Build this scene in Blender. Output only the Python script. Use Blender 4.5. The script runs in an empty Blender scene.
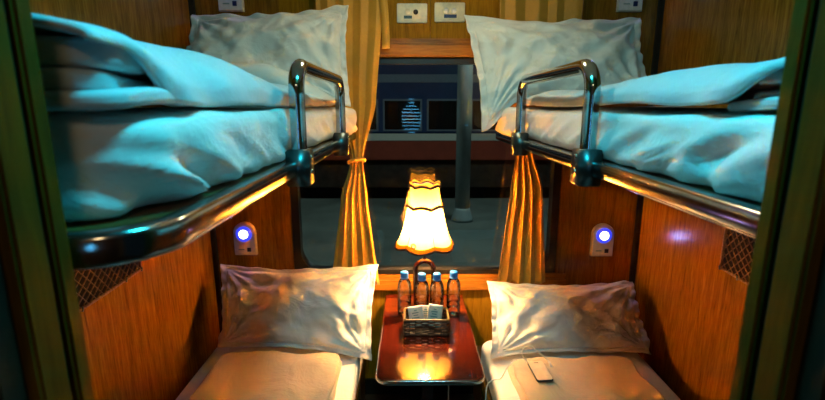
import bpy, bmesh, math, random
from math import sin, cos, pi, radians
from mathutils import Vector, noise, Matrix
random.seed(7)
C = bpy.context.scene.collection
sc = bpy.context.scene

# ------------------------------------------------------------------ constants (metres)
XL, XR, YB, YF, ZC = -1.065, 1.245, 2.35, 0.420, 2.46     # compartment shell
RL, RR = -0.277, 0.443                                   # aisle-side rails of the two upper berths
ZT = 0.63                                                # table top

# ------------------------------------------------------------------ materials
def new_mat(name):
    m = bpy.data.materials.new(name); m.use_nodes = True
    nt = m.node_tree; nt.nodes.clear()
    out = nt.nodes.new('ShaderNodeOutputMaterial')
    b = nt.nodes.new('ShaderNodeBsdfPrincipled')
    nt.links.new(b.outputs[0], out.inputs[0])
    return m, nt, b
def noise_node(nt, scale, detail=4, stretch=(1, 1, 1), rough=.55, dist=0.0):
    tc = nt.nodes.new('ShaderNodeTexCoord'); mp = nt.nodes.new('ShaderNodeMapping')
    mp.inputs['Scale'].default_value = stretch
    n = nt.nodes.new('ShaderNodeTexNoise'); n.inputs['Scale'].default_value = scale
    n.inputs['Detail'].default_value = detail; n.inputs['Roughness'].default_value = rough
    n.inputs['Distortion'].default_value = dist
    nt.links.new(tc.outputs['Object'], mp.inputs[0]); nt.links.new(mp.outputs[0], n.inputs[0])
    return n
def ramp(nt, src, stops):
    r = nt.nodes.new('ShaderNodeValToRGB'); e = r.color_ramp.elements
    while len(e) < len(stops): e.new(.5)
    for k, (p, c) in enumerate(stops):
        e[k].position = p; e[k].color = (*c, 1)
    nt.links.new(src, r.inputs[0]); return r
def bump(nt, b, src, strength, dist=.01):
    bp = nt.nodes.new('ShaderNodeBump'); bp.inputs['Strength'].default_value = strength
    bp.inputs['Distance'].default_value = dist
    nt.links.new(src, bp.inputs['Height']); nt.links.new(bp.outputs[0], b.inputs['Normal'])
def wood(name, dark, mid, light, rough=.22, axis='Z', scale=5, coat=0.0, bstr=.05, spec=.5):
    m, nt, b = new_mat(name)
    st = {'Z': (9, 9, .7), 'Y': (9, .7, 9), 'X': (.7, 9, 9)}[axis]
    n = noise_node(nt, scale, 6, st, .62, .9)
    n2 = noise_node(nt, scale * 4.5, 4, st, .6, .2)
    mx = nt.nodes.new('ShaderNodeMix'); mx.data_type = 'FLOAT'; mx.inputs[0].default_value = .4
    nt.links.new(n.outputs[0], mx.inputs[2]); nt.links.new(n2.outputs[0], mx.inputs[3])
    r = ramp(nt, mx.outputs[0], [(.34, dark), (.5, mid), (.66, light)])
    nt.links.new(r.outputs[0], b.inputs['Base Color'])
    b.inputs['Roughness'].default_value = rough
    b.inputs['Specular IOR Level'].default_value = spec; b.inputs['Coat Weight'].default_value = coat; b.inputs['Coat Roughness'].default_value = .06
    bump(nt, b, mx.outputs[0], bstr)
    return m
def plain(name, col, rough=.5, metal=0.0, emit=None, estr=0.0, nscale=40, var=.12, **kw):
    m, nt, b = new_mat(name)
    n = noise_node(nt, nscale, 3)
    lo = tuple(c * (1 - var) for c in col); hi = tuple(min(1, c * (1 + var)) for c in col)
    r = ramp(nt, n.outputs[0], [(.3, lo), (.7, hi)])
    nt.links.new(r.outputs[0], b.inputs['Base Color'])
    b.inputs['Roughness'].default_value = rough; b.inputs['Metallic'].default_value = metal
    if emit:
        b.inputs['Emission Color'].default_value = (*emit, 1); b.inputs['Emission Strength'].default_value = estr
    for k, v in kw.items(): b.inputs[k.replace('_', ' ')].default_value = v
    return m
def cloth(name, col, rough=.85, wr=.25, fine=.12, scale=7):
    m, nt, b = new_mat(name)
    n = noise_node(nt, scale, 5, (1, 1, 1), .6, .8); f = noise_node(nt, 420, 2)
    r = ramp(nt, n.outputs[0], [(.3, tuple(c * .9 for c in col)), (.7, col)])
    nt.links.new(r.outputs[0], b.inputs['Base Color']); b.inputs['Roughness'].default_value = rough
    b.inputs['Sheen Weight'].default_value = .15
    b1 = nt.nodes.new('ShaderNodeBump'); b1.inputs['Strength'].default_value = wr; b1.inputs['Distance'].default_value = .03
    nt.links.new(n.outputs[0], b1.inputs['Height'])
    b2 = nt.nodes.new('ShaderNodeBump'); b2.inputs['Strength'].default_value = fine; b2.inputs['Distance'].default_value = .001
    nt.links.new(f.outputs[0], b2.inputs['Height']); nt.links.new(b1.outputs[0], b2.inputs['Normal'])
    nt.links.new(b2.outputs[0], b.inputs['Normal'])
    return m

M = {}
M['panel'] = wood('laminate_panel', (.14, .050, .004), (.27, .108, .008), (.39, .172, .016), .2, spec=.4)
M['gold_panel'] = wood('golden_panel', (.20, .085, .003), (.35, .155, .005), (.48, .225, .010), .5, spec=.06)
M['trim_wood'] = wood('trim_wood', (.24, .075, .006), (.40, .14, .012), (.52, .20, .02), .35, 'X', spec=.2)
M['jamb'] = wood('jamb_wood', (.055, .022, .001), (.09, .038, .002), (.125, .055, .003), .55, spec=.08)
M['jamb_dark'] = wood('jamb_groove', (.010, .005, .002), (.016, .009, .003), (.025, .014, .004), .5)
M['mahogany'] = wood('mahogany', (.055, .005, .002), (.085, .008, .002), (.12, .013, .003), .12, 'Y', 3, .5, .05)
M['dark_wood'] = wood('dark_turned_wood', (.014, .003, .002), (.03, .005, .003), (.05, .008, .004), .2, 'Z', 6, .5)
M['seat_base'] = wood('berth_base_wood', (.08, .028, .005), (.15, .055, .010), (.2, .08, .015), .4, 'Y')
M['floor'] = plain('floor_vinyl', (.055, .03, .016), .4, nscale=12, var=.3)
M['ceiling'] = plain('ceiling_laminate', (.72, .66, .52), .5)
M['sheet'] = cloth('white_sheet', (.80, .78, .76), .8, .30)
M['pillow'] = cloth('pillow_cotton', (.80, .77, .73), .75, .38, .1, 9)
M['duvet'] = cloth('duvet_cotton', (.60, .63, .65), .75, .30, .1, 6)
M['pale'] = cloth('pale_blanket', (.72, .70, .66), .8, .25)
M['warm_blanket'] = cloth('folded_blanket_cotton', (.60, .47, .33), .85, .6, .12, 5)
M['curtain'] = cloth('golden_curtain', (.56, .29, .025), .6, .15, .1, 14)
M['chrome'] = plain('chrome_tube', (.42, .45, .46), .10, 1.0, var=.05)
M['rail'] = plain('polished_rail', (.40, .38, .37), .15, 1.0, var=.05)
M['clamp'] = plain('clamp_metal', (.13, .14, .14), .33, 1.0)
M['black'] = plain('black_plastic', (.012, .012, .013), .35)
M['gasket'] = plain('black_rubber', (.012, .009, .007), .38)
M['ivory'] = plain('ivory_plastic', (.70, .62, .42), .35)
M['white_plastic'] = plain('white_plastic', (.72, .70, .68), .35)
M['cream'] = plain('cream_plastic', (.78, .66, .50), .4)
M['blueprint'] = plain('dark_blue_label', (.01, .015, .09), .4)
M['tealprint'] = plain('dark_teal_label', (.01, .035, .04), .4)
M['bluecap'] = plain('blue_cap', (.03, .22, .72), .3)
M['steel'] = plain('steel_edge', (.55, .52, .48), .2, 1.0)
M['wicker'] = plain('dark_wicker', (.012, .005, .002), .5, nscale=90, var=.5, Specular_IOR_Level=.25)
M['wicker_rim'] = plain('wicker_rim', (.20, .11, .025), .4, nscale=90, var=.4)
M['paper'] = plain('sachet_paper', (.80, .76, .68), .45)
M['print'] = plain('sachet_print', (.22, .33, .30), .5)
M['cord'] = plain('white_cord', (.78, .74, .66), .4)
M['netcord'] = plain('net_cord', (.26, .12, .06), .7, nscale=120, var=.5)
M['net_gap'] = plain('net_gap_shade', (.030, .012, .006), .8, nscale=60, var=.3)  # dark colour stands for the shade between the net cords
M['trimbrown'] = plain('brown_braid', (.05, .016, .010), .7, nscale=150)
M['red'] = plain('red_label', (.6, .02, .02), .5)
M['blue_ring'] = plain('blue_ring', (.03, .04, .45), .3, emit=(.05, .07, 1.0), estr=.9)
M['led'] = plain('led_lens', (.8, .8, .9), .3, emit=(.40, .40, 1.0), estr=14)
M['dim_ring'] = plain('grey_ring', (.25, .25, .3), .3)
M['phone_face'] = plain('phone_face', (.72, .62, .48), .3)
# lamp shade: thin amber cloth, lit by the bulb inside it and glowing a little itself
def shade_mat(name, col, estr):
    m, nt, b = new_mat(name)
    out = [n for n in nt.nodes if n.type == 'OUTPUT_MATERIAL'][0]; nt.nodes.remove(b)
    tr = nt.nodes.new('ShaderNodeBsdfTranslucent'); df = nt.nodes.new('ShaderNodeBsdfDiffuse'); em = nt.nodes.new('ShaderNodeEmission')
    n = noise_node(nt, 60, 3, (1, 1, .2))
    r = ramp(nt, n.outputs[0], [(.3, tuple(c * .88 for c in col)), (.7, col)])
    nt.links.new(r.outputs[0], tr.inputs[0]); nt.links.new(r.outputs[0], df.inputs[0]); nt.links.new(r.outputs[0], em.inputs[0])
    em.inputs[1].default_value = estr
    mx = nt.nodes.new('ShaderNodeMixShader'); mx.inputs[0].default_value = .25
    nt.links.new(tr.outputs[0], mx.inputs[1]); nt.links.new(df.outputs[0], mx.inputs[2])
    ad = nt.nodes.new('ShaderNodeAddShader'); nt.links.new(mx.outputs[0], ad.inputs[0]); nt.links.new(em.outputs[0], ad.inputs[1])
    nt.links.new(ad.outputs[0], out.inputs[0]); return m
M['shade'] = shade_mat('lamp_shade_cloth', (1.0, .50, .09), 2)
M['shade_dim_hem'] = shade_mat('lamp_shade_dim_hem', (.16, .075, .006), .3)  # bulb fall-off at the rim put into a darker cloth band
M['shade_dim_upper'] = shade_mat('lamp_shade_dim_upper', (.80, .40, .05), 1)  # bulb's weaker light in the upper tier put into a dimmer colour
M['bulb'] = plain('bulb_glass', (1, .9, .7), .3, emit=(1, .64, .28), estr=1550)
def glassy(name, tint, ior, rough=.0):
    m, nt, b = new_mat(name)
    n = noise_node(nt, 3, 2)
    r = ramp(nt, n.outputs[0], [(0, tint), (1, tint)]); nt.links.new(r.outputs[0], b.inputs['Base Color'])
    b.inputs['Transmission Weight'].default_value = 1; b.inputs['IOR'].default_value = ior; b.inputs['Roughness'].default_value = rough
    return m
M['water'] = glassy('bottle_water', (.96, .98, .98), 1.33)
nt = M['water'].node_tree; pb = [n for n in nt.nodes if n.type == 'BSDF_PRINCIPLED'][0]; ou = [n for n in nt.nodes if n.type == 'OUTPUT_MATERIAL'][0]
tr = nt.nodes.new('ShaderNodeBsdfTransparent'); tr.inputs[0].default_value = (.97, .985, .98, 1); mx = nt.nodes.new('ShaderNodeMixShader'); mx.inputs[0].default_value = .22
nt.links.new(tr.outputs[0], mx.inputs[1]); nt.links.new(pb.outputs[0], mx.inputs[2]); gl = nt.nodes.new('ShaderNodeBsdfGlossy'); gl.inputs['Roughness'].default_value = .05; fr = nt.nodes.new('ShaderNodeFresnel'); fr.inputs[0].default_value = 1.6
m2 = nt.nodes.new('ShaderNodeMixShader'); nt.links.new(fr.outputs[0], m2.inputs[0]); nt.links.new(mx.outputs[0], m2.inputs[1]); nt.links.new(gl.outputs[0], m2.inputs[2]); nt.links.new(m2.outputs[0], ou.inputs[0])
# window pane: clear sheet with ordinary fresnel reflection
m, nt, b = new_mat('window_glass'); out = [n for n in nt.nodes if n.type == 'OUTPUT_MATERIAL'][0]; nt.nodes.remove(b)
tr = nt.nodes.new('ShaderNodeBsdfTransparent'); gl = nt.nodes.new('ShaderNodeBsdfGlossy'); fr = nt.nodes.new('ShaderNodeFresnel')
tr.inputs[0].default_value = (.78, .88, .86, 1); gl.inputs['Roughness'].default_value = .004; fr.inputs[0].default_value = 1.62
n = noise_node(nt, 2, 1); bp = nt.nodes.new('ShaderNodeBump'); bp.inputs['Strength'].default_value = .01
nt.links.new(n.outputs[0], bp.inputs['Height']); nt.links.new(bp.outputs[0], gl.inputs['Normal'])
mx = nt.nodes.new('ShaderNodeMixShader'); nt.links.new(fr.outputs[0], mx.inputs[0]); nt.links.new(tr.outputs[0], mx.inputs[1]); nt.links.new(gl.outputs[0], mx.inputs[2])
nt.links.new(mx.outputs[0], out.inputs[0]); M['glass'] = m
M['train_blue'] = plain('carriage_blue', (.018, .045, .13), .35, nscale=3)
M['train_red'] = plain('carriage_red', (.30, .050, .028), .4, nscale=3)
M['train_white'] = plain('carriage_white', (.62, .62, .56), .4)
M['train_glass'] = plain('carriage_glass', (.006, .008, .010), .08)
M['train_under'] = plain('carriage_underframe', (.030, .018, .012), .8, nscale=5, var=.5)
M['train_frame'] = plain('carriage_window_frame', (.16, .20, .26), .4, 0)
M['concrete'] = plain('platform_concrete', (.085, .10, .09), .9, nscale=1.2, var=.25)
M['ballast'] = plain('track_ballast', (.05, .035, .025), .95, nscale=14, var=.6)
M['pole'] = plain('painted_column', (.25, .31, .32), .7, nscale=4)
M['corridor'] = wood('corridor_panel', (.10, .04, .008), (.16, .07, .012), (.2, .09, .02), .5)
M['cyan_lamp'] = plain('cyan_diffuser', (.8, .9, .9), .4, emit=(.10, .75, 1.0), estr=6)
M['fill_lamp'] = plain('fill_diffuser', (.9, .85, .7), .4, emit=(1, .70, .32), estr=3)  # glow of the two added fill lamps
M['cyan_slat'] = plain('cyan_glow_slat', (.6, .8, .9), .4, emit=(.10, .55, 1.0), estr=6)  # glow of the added slats behind the camera

# ------------------------------------------------------------------ mesh helpers
def obj(name, verts, faces, mat, parent=None, smooth=True, mats=None):
    me = bpy.data.meshes.new(name); me.from_pydata([tuple(v) for v in verts], [], faces)
    bm = bmesh.new(); bm.from_mesh(me); bmesh.ops.recalc_face_normals(bm, faces=bm.faces); bm.to_mesh(me); bm.free()
    for p in me.polygons: p.use_smooth = smooth
    me.materials.append(mat)
    o = bpy.data.objects.new(name, me); C.objects.link(o)
    if parent:
        o.parent = parent
        o.matrix_parent_inverse = Matrix.Identity(4)
    return o
def tag(o, label, cat, group=None):
    o['label'] = label; o['category'] = cat
    if group: o['group'] = group
    return o
def thing(name, label, cat, loc, group=None):
    o = bpy.data.objects.new(name, None); C.objects.link(o); o.location = loc; o.empty_display_size = .05
    return tag(o, label, cat, group)
def struct(o): o['kind'] = 'structure'; return o
class MB:
    """collects shapes; coordinates are shifted by -origin when built"""
    def __init__(s): s.v = []; s.f = []
    def add(s, v, f):
        k = len(s.v); s.v += [Vector(a) for a in v]; s.f += [tuple(i + k for i in q) for q in f]; return s
    def box(s, x0, x1, y0, y1, z0, z1, bev=0.0, seg=2):
        bm = bmesh.new(); bmesh.ops.create_cube(bm, size=1)
        for v in bm.verts:
            v.co = Vector(((x0 + x1) / 2 + v.co.x * (x1 - x0), (y0 + y1) / 2 + v.co.y * (y1 - y0), (z0 + z1) / 2 + v.co.z * (z1 - z0)))
        if bev > 0: bmesh.ops.bevel(bm, geom=bm.edges[:], offset=bev, segments=seg, affect='EDGES')
        bm.verts.index_update()
        s.add([v.co.copy() for v in bm.verts], [tuple(v.index for v in f.verts) for f in bm.faces]); bm.free(); return s
    def tube(s, pts, r, n=10, closed=False, prof=None):
        pts = [Vector(p) for p in pts]; N = len(pts); rings = []; ref = None
        for i in range(N):
            if closed: t = pts[(i + 1) % N] - pts[i - 1]
            else: t = pts[min(i + 1, N - 1)] - pts[max(i - 1, 0)]
            t.normalize()
            if ref is None:
                up = Vector((0, 0, 1)) if abs(t.z) < .9 else Vector((0, 1, 0))
                ref = (up - t * up.dot(t)).normalized()
            else: ref = (ref - t * ref.dot(t)).normalized()
            bi = t.cross(ref); rr = r[i] if isinstance(r, (list, tuple)) else r
            if prof: rings.append([pts[i] + bi * a + ref * b for a, b in prof])
            else: rings.append([pts[i] + (ref * cos(2 * pi * k / n) + bi * sin(2 * pi * k / n)) * rr for k in range(n)])
        m = len(rings[0]); v = [p for q in rings for p in q]; f = []
        for i in range(N if closed else N - 1):
            for k in range(m):
                a = i * m; b_ = ((i + 1) % N) * m
                f.append((a + k, a + (k + 1) % m, b_ + (k + 1) % m, b_ + k))
        if not closed: f += [tuple(range(m))[::-1], tuple((N - 1) * m + k for k in range(m))]
        return s.add(v, f)
    def lathe(s, prof, c=(0, 0, 0), n=28, mod=None, cap=True):
        v = []; f = []
        for (r, z) in prof:
            for k in range(n):
                a = 2 * pi * k / n; q = mod(a, r, z) if mod else (r, z)
                v.append((c[0] + q[0] * cos(a), c[1] + q[0] * sin(a), c[2] + q[1]))
        P = len(prof)
        for i in range(P - 1):
            for k in range(n): f.append((i * n + k, i * n + (k + 1) % n, (i + 1) * n + (k + 1) % n, (i + 1) * n + k))
        if cap: f += [tuple(range(n))[::-1], tuple((P - 1) * n + k for k in range(n))]
        return s.add(v, f)
    def build(s, name, mat, parent=None, smooth=True, world=True):
        off = parent_world(parent) if parent else Vector((0, 0, 0))
        return obj(name, [p - off for p in s.v], s.f, mat, parent, smooth)
def parent_world(p):
    v = Vector((0, 0, 0))
    while p: v += Vector(p.location); p = p.parent
    return v
def boxo(name, b, mat, parent=None, bev=.003, smooth=False):
    return MB().box(*b, bev=bev).build(name, mat, parent, smooth)
def rrect(x0, x1, y0, y1, r, n=6):
    out = []
    for cx, cy, a0 in ((x1 - r, y1 - r, 0), (x0 + r, y1 - r, pi / 2), (x0 + r, y0 + r, pi), (x1 - r, y0 + r, 1.5 * pi)):
        for k in range(n + 1):
            a = a0 + pi / 2 * k / n; out.append((cx + r * cos(a), cy + r * sin(a)))
    return out
def resample(loop, n):
    L = [Vector((*p, 0)) for p in loop]; seg = [(L[(i + 1) % len(L)] - L[i]).length for i in range(len(L))]; T = sum(seg); out = []; i = 0; acc = 0
    for k in range(n):
        t = T * k / n
        while acc + seg[i] < t and i < len(L) - 1: acc += seg[i]; i += 1
        q = L[i].lerp(L[(i + 1) % len(L)], (t - acc) / max(seg[i], 1e-9)); out.append((q.x, q.y))
    return out
def slab(x0, x1, y0, y1, z0, z1, rc, re, n=160, side=6, inner=14, disp=None, mb=None):
    """soft slab: rounded in plan (rc) and at its edges (re), optional displacement(p) -> Vector"""
    mb = mb or MB(); loop = resample(rrect(x0, x1, y0, y1, rc, 8), n)
    cx, cy = (x0 + x1) / 2, (y0 + y1) / 2; hx, hy = (x1 - x0) / 2, (y1 - y0) / 2
    rings = []
    def ring(ins, z):
        sx = (hx - ins) / hx; sy = (hy - ins) / hy
        return [Vector((cx + (p[0] - cx) * sx, cy + (p[1] - cy) * sy, z)) for p in loop]
    lim = min(hx, hy)
    for k in range(inner + 1): rings.append(ring(lim * .995 + (re - lim * .995) * k / inner, z0))
    for k in range(1, 5): a = pi / 2 * k / 4; rings.append(ring(re * (1 - sin(a)), z0 + re * (1 - cos(a))))
    for k in range(1, side): rings.append(ring(0, z0 + re + (z1 - z0 - 2 * re) * k / side))
    for k in range(0, 5): a = pi / 2 * k / 4; rings.append(ring(re * (1 - cos(a)), z1 - re + re * sin(a)))
    for k in range(1, inner + 1): rings.append(ring(re + (lim * .995 - re) * k / inner, z1))
    v = [p for r in rings for p in r]; f = []
    for i in range(len(rings) - 1):
        for k in range(n): f.append((i * n + k, i * n + (k + 1) % n, (i + 1) * n + (k + 1) % n, (i + 1) * n + k))
    f += [tuple(range(n))[::-1], tuple((len(rings) - 1) * n + k for k in range(n))]
    if disp: v = [p + disp(p) for p in v]
    return mb.add(v, f)
def ns(x, y, z): return noise.noise(Vector((x, y, z)))
def rg(x, y, z, o=3): return noise.ridged_multi_fractal(Vector((x, y, z)), 1.0, 2.0, o, 1.0, 2.0)
def sm(a, b, x):
    t = max(0, min(1, (x - a) / (b - a))); return t * t * (3 - 2 * t)
def ring_plate(name, inner, outer, y0, y1, mat, parent=None):
    """flat ring in XZ between two loops of equal count, y0..y1 thick"""
    n = len(inner); v = []
    for y in (y0, y1):
        v += [(p[0], y, p[1]) for p in inner] + [(p[0], y, p[1]) for p in outer]
    f = []
    for k in range(n):
        q = (k + 1) % n
        f += [(k, q, n + q, n + k), (2 * n + k, 3 * n + k, 3 * n + q, 2 * n + q), (k, 2 * n + k, 2 * n + q, q), (n + k, n + q, 3 * n + q, 3 * n + k)]
    off = parent_world(parent) if parent else Vector((0, 0, 0))
    return obj(name, [Vector(p) - off for p in v], f, mat, parent, False)
def solid(o, th, off=0.0, sub=0):
    m = o.modifiers.new('solid', 'SOLIDIFY'); m.thickness = th; m.offset = off
    if sub: s = o.modifiers.new('sub', 'SUBSURF'); s.levels = sub; s.render_levels = sub
    return o

# ------------------------------------------------------------------ room shell
struct(boxo('floor', (XL - .1, XR + .1, -1.0, YB + .1, -.05, 0), M['floor'], bev=0))
struct(boxo('ceiling', (XL - .1, XR + .1, -1.0, YB + .1, ZC, ZC + .05), M['ceiling'], bev=0))
struct(boxo('wall_left', (XL - .04, XL, YF, YB, 0, ZC), M['panel'], bev=0))
struct(boxo('wall_right', (XR, XR + .04, YF, YB, 0, ZC), M['panel'], bev=0))
WX0, WX1, WZ0, WZ1 = -.60, .775, .755, 1.865           # window opening
def back(x0, x1, z0, z1, mat, n): return struct(boxo(n, (x0, x1, YB, YB + .09, z0, z1), M[mat], bev=0))
back(XL - .04, WX0 - .035, 0, ZC, 'panel', 'wall_back'); back(WX1 + .035, XR + .04, 0, ZC, 'panel', 'wall_back')
back(WX0 - .035, .105, WZ1 + .02, ZC, 'gold_panel', 'wall_back'); back(.107, WX1 + .035, WZ1 + .02, ZC, 'gold_panel', 'wall_back')
back(WX0 - .035, WX1 + .035, 0, WZ0 - .02, 'gold_panel', 'wall_back')
# door wall on both sides of the doorway and above it
struct(boxo('wall_front', (XL - .04, -.40, YF - .06, YF, 0, ZC), M['jamb'], bev=0))
struct(boxo('wall_front', (.41, XR + .04, YF - .06, YF, 0, ZC), M['jamb'], bev=0))
struct(boxo('wall_front', (-.40, .41, YF - .06, YF, 2.12, ZC), M['jamb'], bev=0))
# stepped door jambs (outer stop, groove for the sliding leaf, inner lip)
dr = bpy.data.objects.new('door_1', None); C.objects.link(dr); dr['kind'] = 'structure'
for sx, xi in ((-1, -.327), (1, .336)):
    o = lambda d: xi + sx * d
    def jb(nm, d0, d1, y0, y1, mat):
        a, b_ = sorted((o(d0), o(d1))); boxo(nm, (a, b_, y0, y1, 0, 2.12), M[mat], dr, .003)
    jb('inner_lip', 0, .06, .400, .420, 'jamb'); jb('groove', .006, .06, .392, .4005, 'jamb_dark')
    jb('jamb_post', .0, .06, .360, .3925, 'jamb'); jb('shadow_step', .012, .06, .333, .361, 'jamb_dark')
    jb('outer_stop', .016, .06, .28, .334, 'jamb')
boxo('head', (-.40, .41, .28, .420, 2.06, 2.12), M['jamb'], dr)
# trims
struct(boxo('trim_1', (WX0 - .06, WX1 + .06, YB - .035, YB + .01, 1.888, 1.945), M['trim_wood'], bev=.006))    # ledge over window
struct(boxo('trim_2', (WX0 - .06, WX1 + .06, YB - .012, YB + .01, 1.945, 1.975), M['trim_wood'], bev=.004))
struct(boxo('trim_3', (WX0 - .09, WX1 + .09, YB - .022, YB + .01, .648, .715), M['trim_wood'], bev=.006))        # sill
struct(boxo('trim_4', (WX0 - .09, WX1 + .09, YB - .010, YB + .01, .715, .742), M['trim_wood'], bev=.004))
for k, (x, w) in enumerate(((XL, .024), (XR - .024, .024))):
    struct(boxo('trim_%d' % (5 + k), (x, x + w, YB - .024, YB, 0, ZC), M['jamb_dark'], bev=.003))
struct(boxo('trim_7', (WX0 - .075, WX0 - .032, YB - .008, YB + .01, .742, 1.888), M['panel'], bev=.003))
struct(boxo('trim_8', (WX1 + .032, WX1 + .075, YB - .008, YB + .01, .742, 1.888), M['panel'], bev=.003))
for k, (x0, x1) in enumerate(((XL, XL + .004), (XR - .004, XR))):
    struct(boxo('trim_%d' % (9 + k), (x0, x1, 1.24, 1.247, 0, ZC), M['jamb_dark'], bev=0))
struct(boxo('baseboard_back', (XL, XR, YB - .012, YB, 0, .10), M['jamb_dark'], bev=.002))
# window
win = bpy.data.objects.new('window_1', None); C.objects.link(win); win['kind'] = 'structure'
ring_plate('surround', rrect(WX0, WX1, WZ0, WZ1, .11, 10), rrect(WX0 - .036, WX1 + .036, WZ0 - .021, WZ1 + .021, .002, 10), YB + .004, YB + .09, M['gasket'], win)
ring_plate('gasket', rrect(WX0 + .012, WX1 - .012, WZ0 + .012, WZ1 - .012, .10, 10), rrect(WX0 - .012, WX1 + .012, WZ0 - .012, WZ1 + .012, .12, 10), YB - .010, YB + .03, M['gasket'], win)
lp = rrect(WX0 + .002, WX1 - .002, WZ0 + .002, WZ1 - .002, .108, 10)
obj('pane', [(p[0], YB + .05, p[1]) for p in lp], [tuple(range(len(lp)))], M['glass'], win, False)

# ------------------------------------------------------------------ upper berths
def arc(c, r, a0, a1, n, f): return [f(c, r, a0 + (a1 - a0) * k / n) for k in range(n + 1)]
RPROF = []
for k in range(16):
    a = 2 * pi * k / 16; ca, sa = cos(a), sin(a)
    RPROF.append((.016 * math.copysign(abs(ca) ** .55, ca), .0195 * math.copysign(abs(sa) ** .55, sa)))
def upper_berth(s, rail_x, wall_x, label):
    t = thing('upper_berth', label, 'bunk', (rail_x, 1.36, 1.49))
    zr = 1.5045; rc = .085; y0 = .440
    path = [(rail_x, 2.235 - k * .12, zr) for k in range(15)]
    path = [p for p in path if p[1] > y0 + rc + .02]
    path += [(rail_x + s * rc * (1 - cos(a)), y0 + rc - rc * sin(a), zr) for a in [pi / 2 * k / 10 for k in range(11)]]
    xe = wall_x - s * .004; xs = path[-1][0]
    path += [(xs + (xe - xs) * k / 5, y0, zr) for k in range(1, 6)]
    MB().tube(path, 1, prof=RPROF).build('rail', M['rail'], t)
    a, b_ = sorted((rail_x + s * .014, wall_x)); 
    boxo('berth_board', (a, b_, y0 + .012, 2.235, 1.489, 1.519), M['seat_base'], t)
    # chrome grab rail with two clamps
    hx = rail_x - s * .016; yn, yf = 1.075, 1.745; r = .0185
    hp = [(hx, yn, 1.475 + .03 * k) for k in range(8)]
    top = 1.742; rb = .06
    hp = [(hx, yn, z) for z in (1.47, 1.53, 1.60, top - rb - .01)]
    hp += [(hx, yn + rb - rb * cos(a_), top - rb + rb * sin(a_)) for a_ in [pi / 2 * k / 9 for k in range(10)]]
    hp += [(hx, yn + rb + (yf - yn - 2 * rb) * k / 6, top) for k in range(1, 6)]
    hp += [(hx, yf - rb + rb * sin(a_), top - rb + rb * cos(a_)) for a_ in [pi / 2 * k / 9 for k in range(10)]]
    hp += [(hx, yf, z) for z in (1.62, 1.55, 1.47)]
    MB().tube(hp, r, 16).build('grab_rail', M['chrome'], t)
    for y in (yn, yf):
        c = MB().box(hx - .027, hx + .027, y - .030, y + .030, 1.462, 1.548, .003, 2).build('clamp', M['clamp'], t, True)
        for z in (1.495, 1.53):
            MB().tube([(hx - s * .024, y, z), (hx - s * .030, y, z)], .006, 10).build('bolt', M['steel'], c)
    return t
upper_berth(-1, RL, XL, 'left upper berth with polished rail and chrome grab rail on the left wall')
upper_berth(1, RR, XR, 'right upper berth with polished rail and chrome grab rail on the right wall')

def side_gather(seed, sgn):
    def d(p):
        # pulled diagonal gathers low on the aisle side, soft undulation elsewhere
        low = 1 - sm(1.56, 1.635, p.z)
        g = rg(p.y * 6.5 + (p.z - 1.6) * 16 + seed, p.z * 3.0, seed * .3, 3) - 1.1
        w = ns(p.y * 4 + seed, p.x * 5, p.z * 10) * .007
        top = sm(1.625, 1.642, p.z)
        far = sm(1.80, 1.95, p.y) * .045 * sm(.3, 0, abs(p.x - (RL if sgn < 0 else RR)))
        return Vector((-sgn * (.012 * low * sin(p.y * 46 + p.z * 44 + 2.5 * ns(p.y * 5, p.z * 4, seed)) * (1 - sm(.55, 1.15, p.y)) + g * .024 * low * (.4 + .6 * (1 - sm(.5, 1.7, p.y))) + w * .7 + far), 0, (w + ns(p.x * 11, p.y * 9, seed) * .003) * top))
    return d
def mattress(nm, x0, x1, y0, y1, z0, z1, label, rc, re, disp, tail=None):
    t = thing(nm, label, 'mattress', ((x0 + x1) / 2, (y0 + y1) / 2, z0))
    slab(x0, x1, y0, y1, z0, z1, rc, re, 300, 9, 16, disp).build('sheet', M['sheet'], t)
    return t
mattress('mattress', XL + .012, RL - .012, .472, 2.225, 1.521, 1.641, 'sheeted mattress on the left upper berth', .09, .028, side_gather(3.1, -1))
mattress('mattress', RR + .012, XR - .012, .472, 2.225, 1.521, 1.640, 'sheeted mattress on the right upper berth', .09, .028, side_gather(8.4, 1))

# ------------------------------------------------------------------ lower berths
def lower_disp(seed, edge_x, sgn):
    def d(p):
        w = ns(p.x * 6 + seed, p.y * 5, p.z * 8) * .006
        return Vector((-sgn * w * .8, 0, w * .7 if p.z > .42 else 0))
    return d
for s, xa, xb, lab in ((-1, XL + .004, -.255, 'left lower berth box under its mattress'), (1, .37, XR - .004, 'right lower berth box under its mattress')):
    t = thing('lower_berth', lab, 'bunk', ((xa + xb) / 2, 1.4, 0))
    boxo('berth_box', (xa, xb, .47, YB - .026, 0, .32), M['seat_base'], t, .004)
    e = xb if s < 0 else xa
    boxo('edge_strip', (e - .006, e + .006, .47, YB - .026, .285, .318), M['trim_wood'], t, .003)
    for y in (.95, 1.55):
        boxo('front_panel', (e - .004, e + .004, y, y + .50, .05, .26), M['panel'], t, .002)
mattress('mattress', XL + .075, -.243, .50, 2.17, .322, .452, 'lower left berth mattress under a pinkish sheet', .06, .03, lower_disp(1.7, 0, -1))
mattress('mattress', .372, XR - .10, .50, 2.17, .322, .452, 'lower right berth mattress under a white sheet', .06, .03, lower_disp(5.2, 0, 1))

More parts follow.
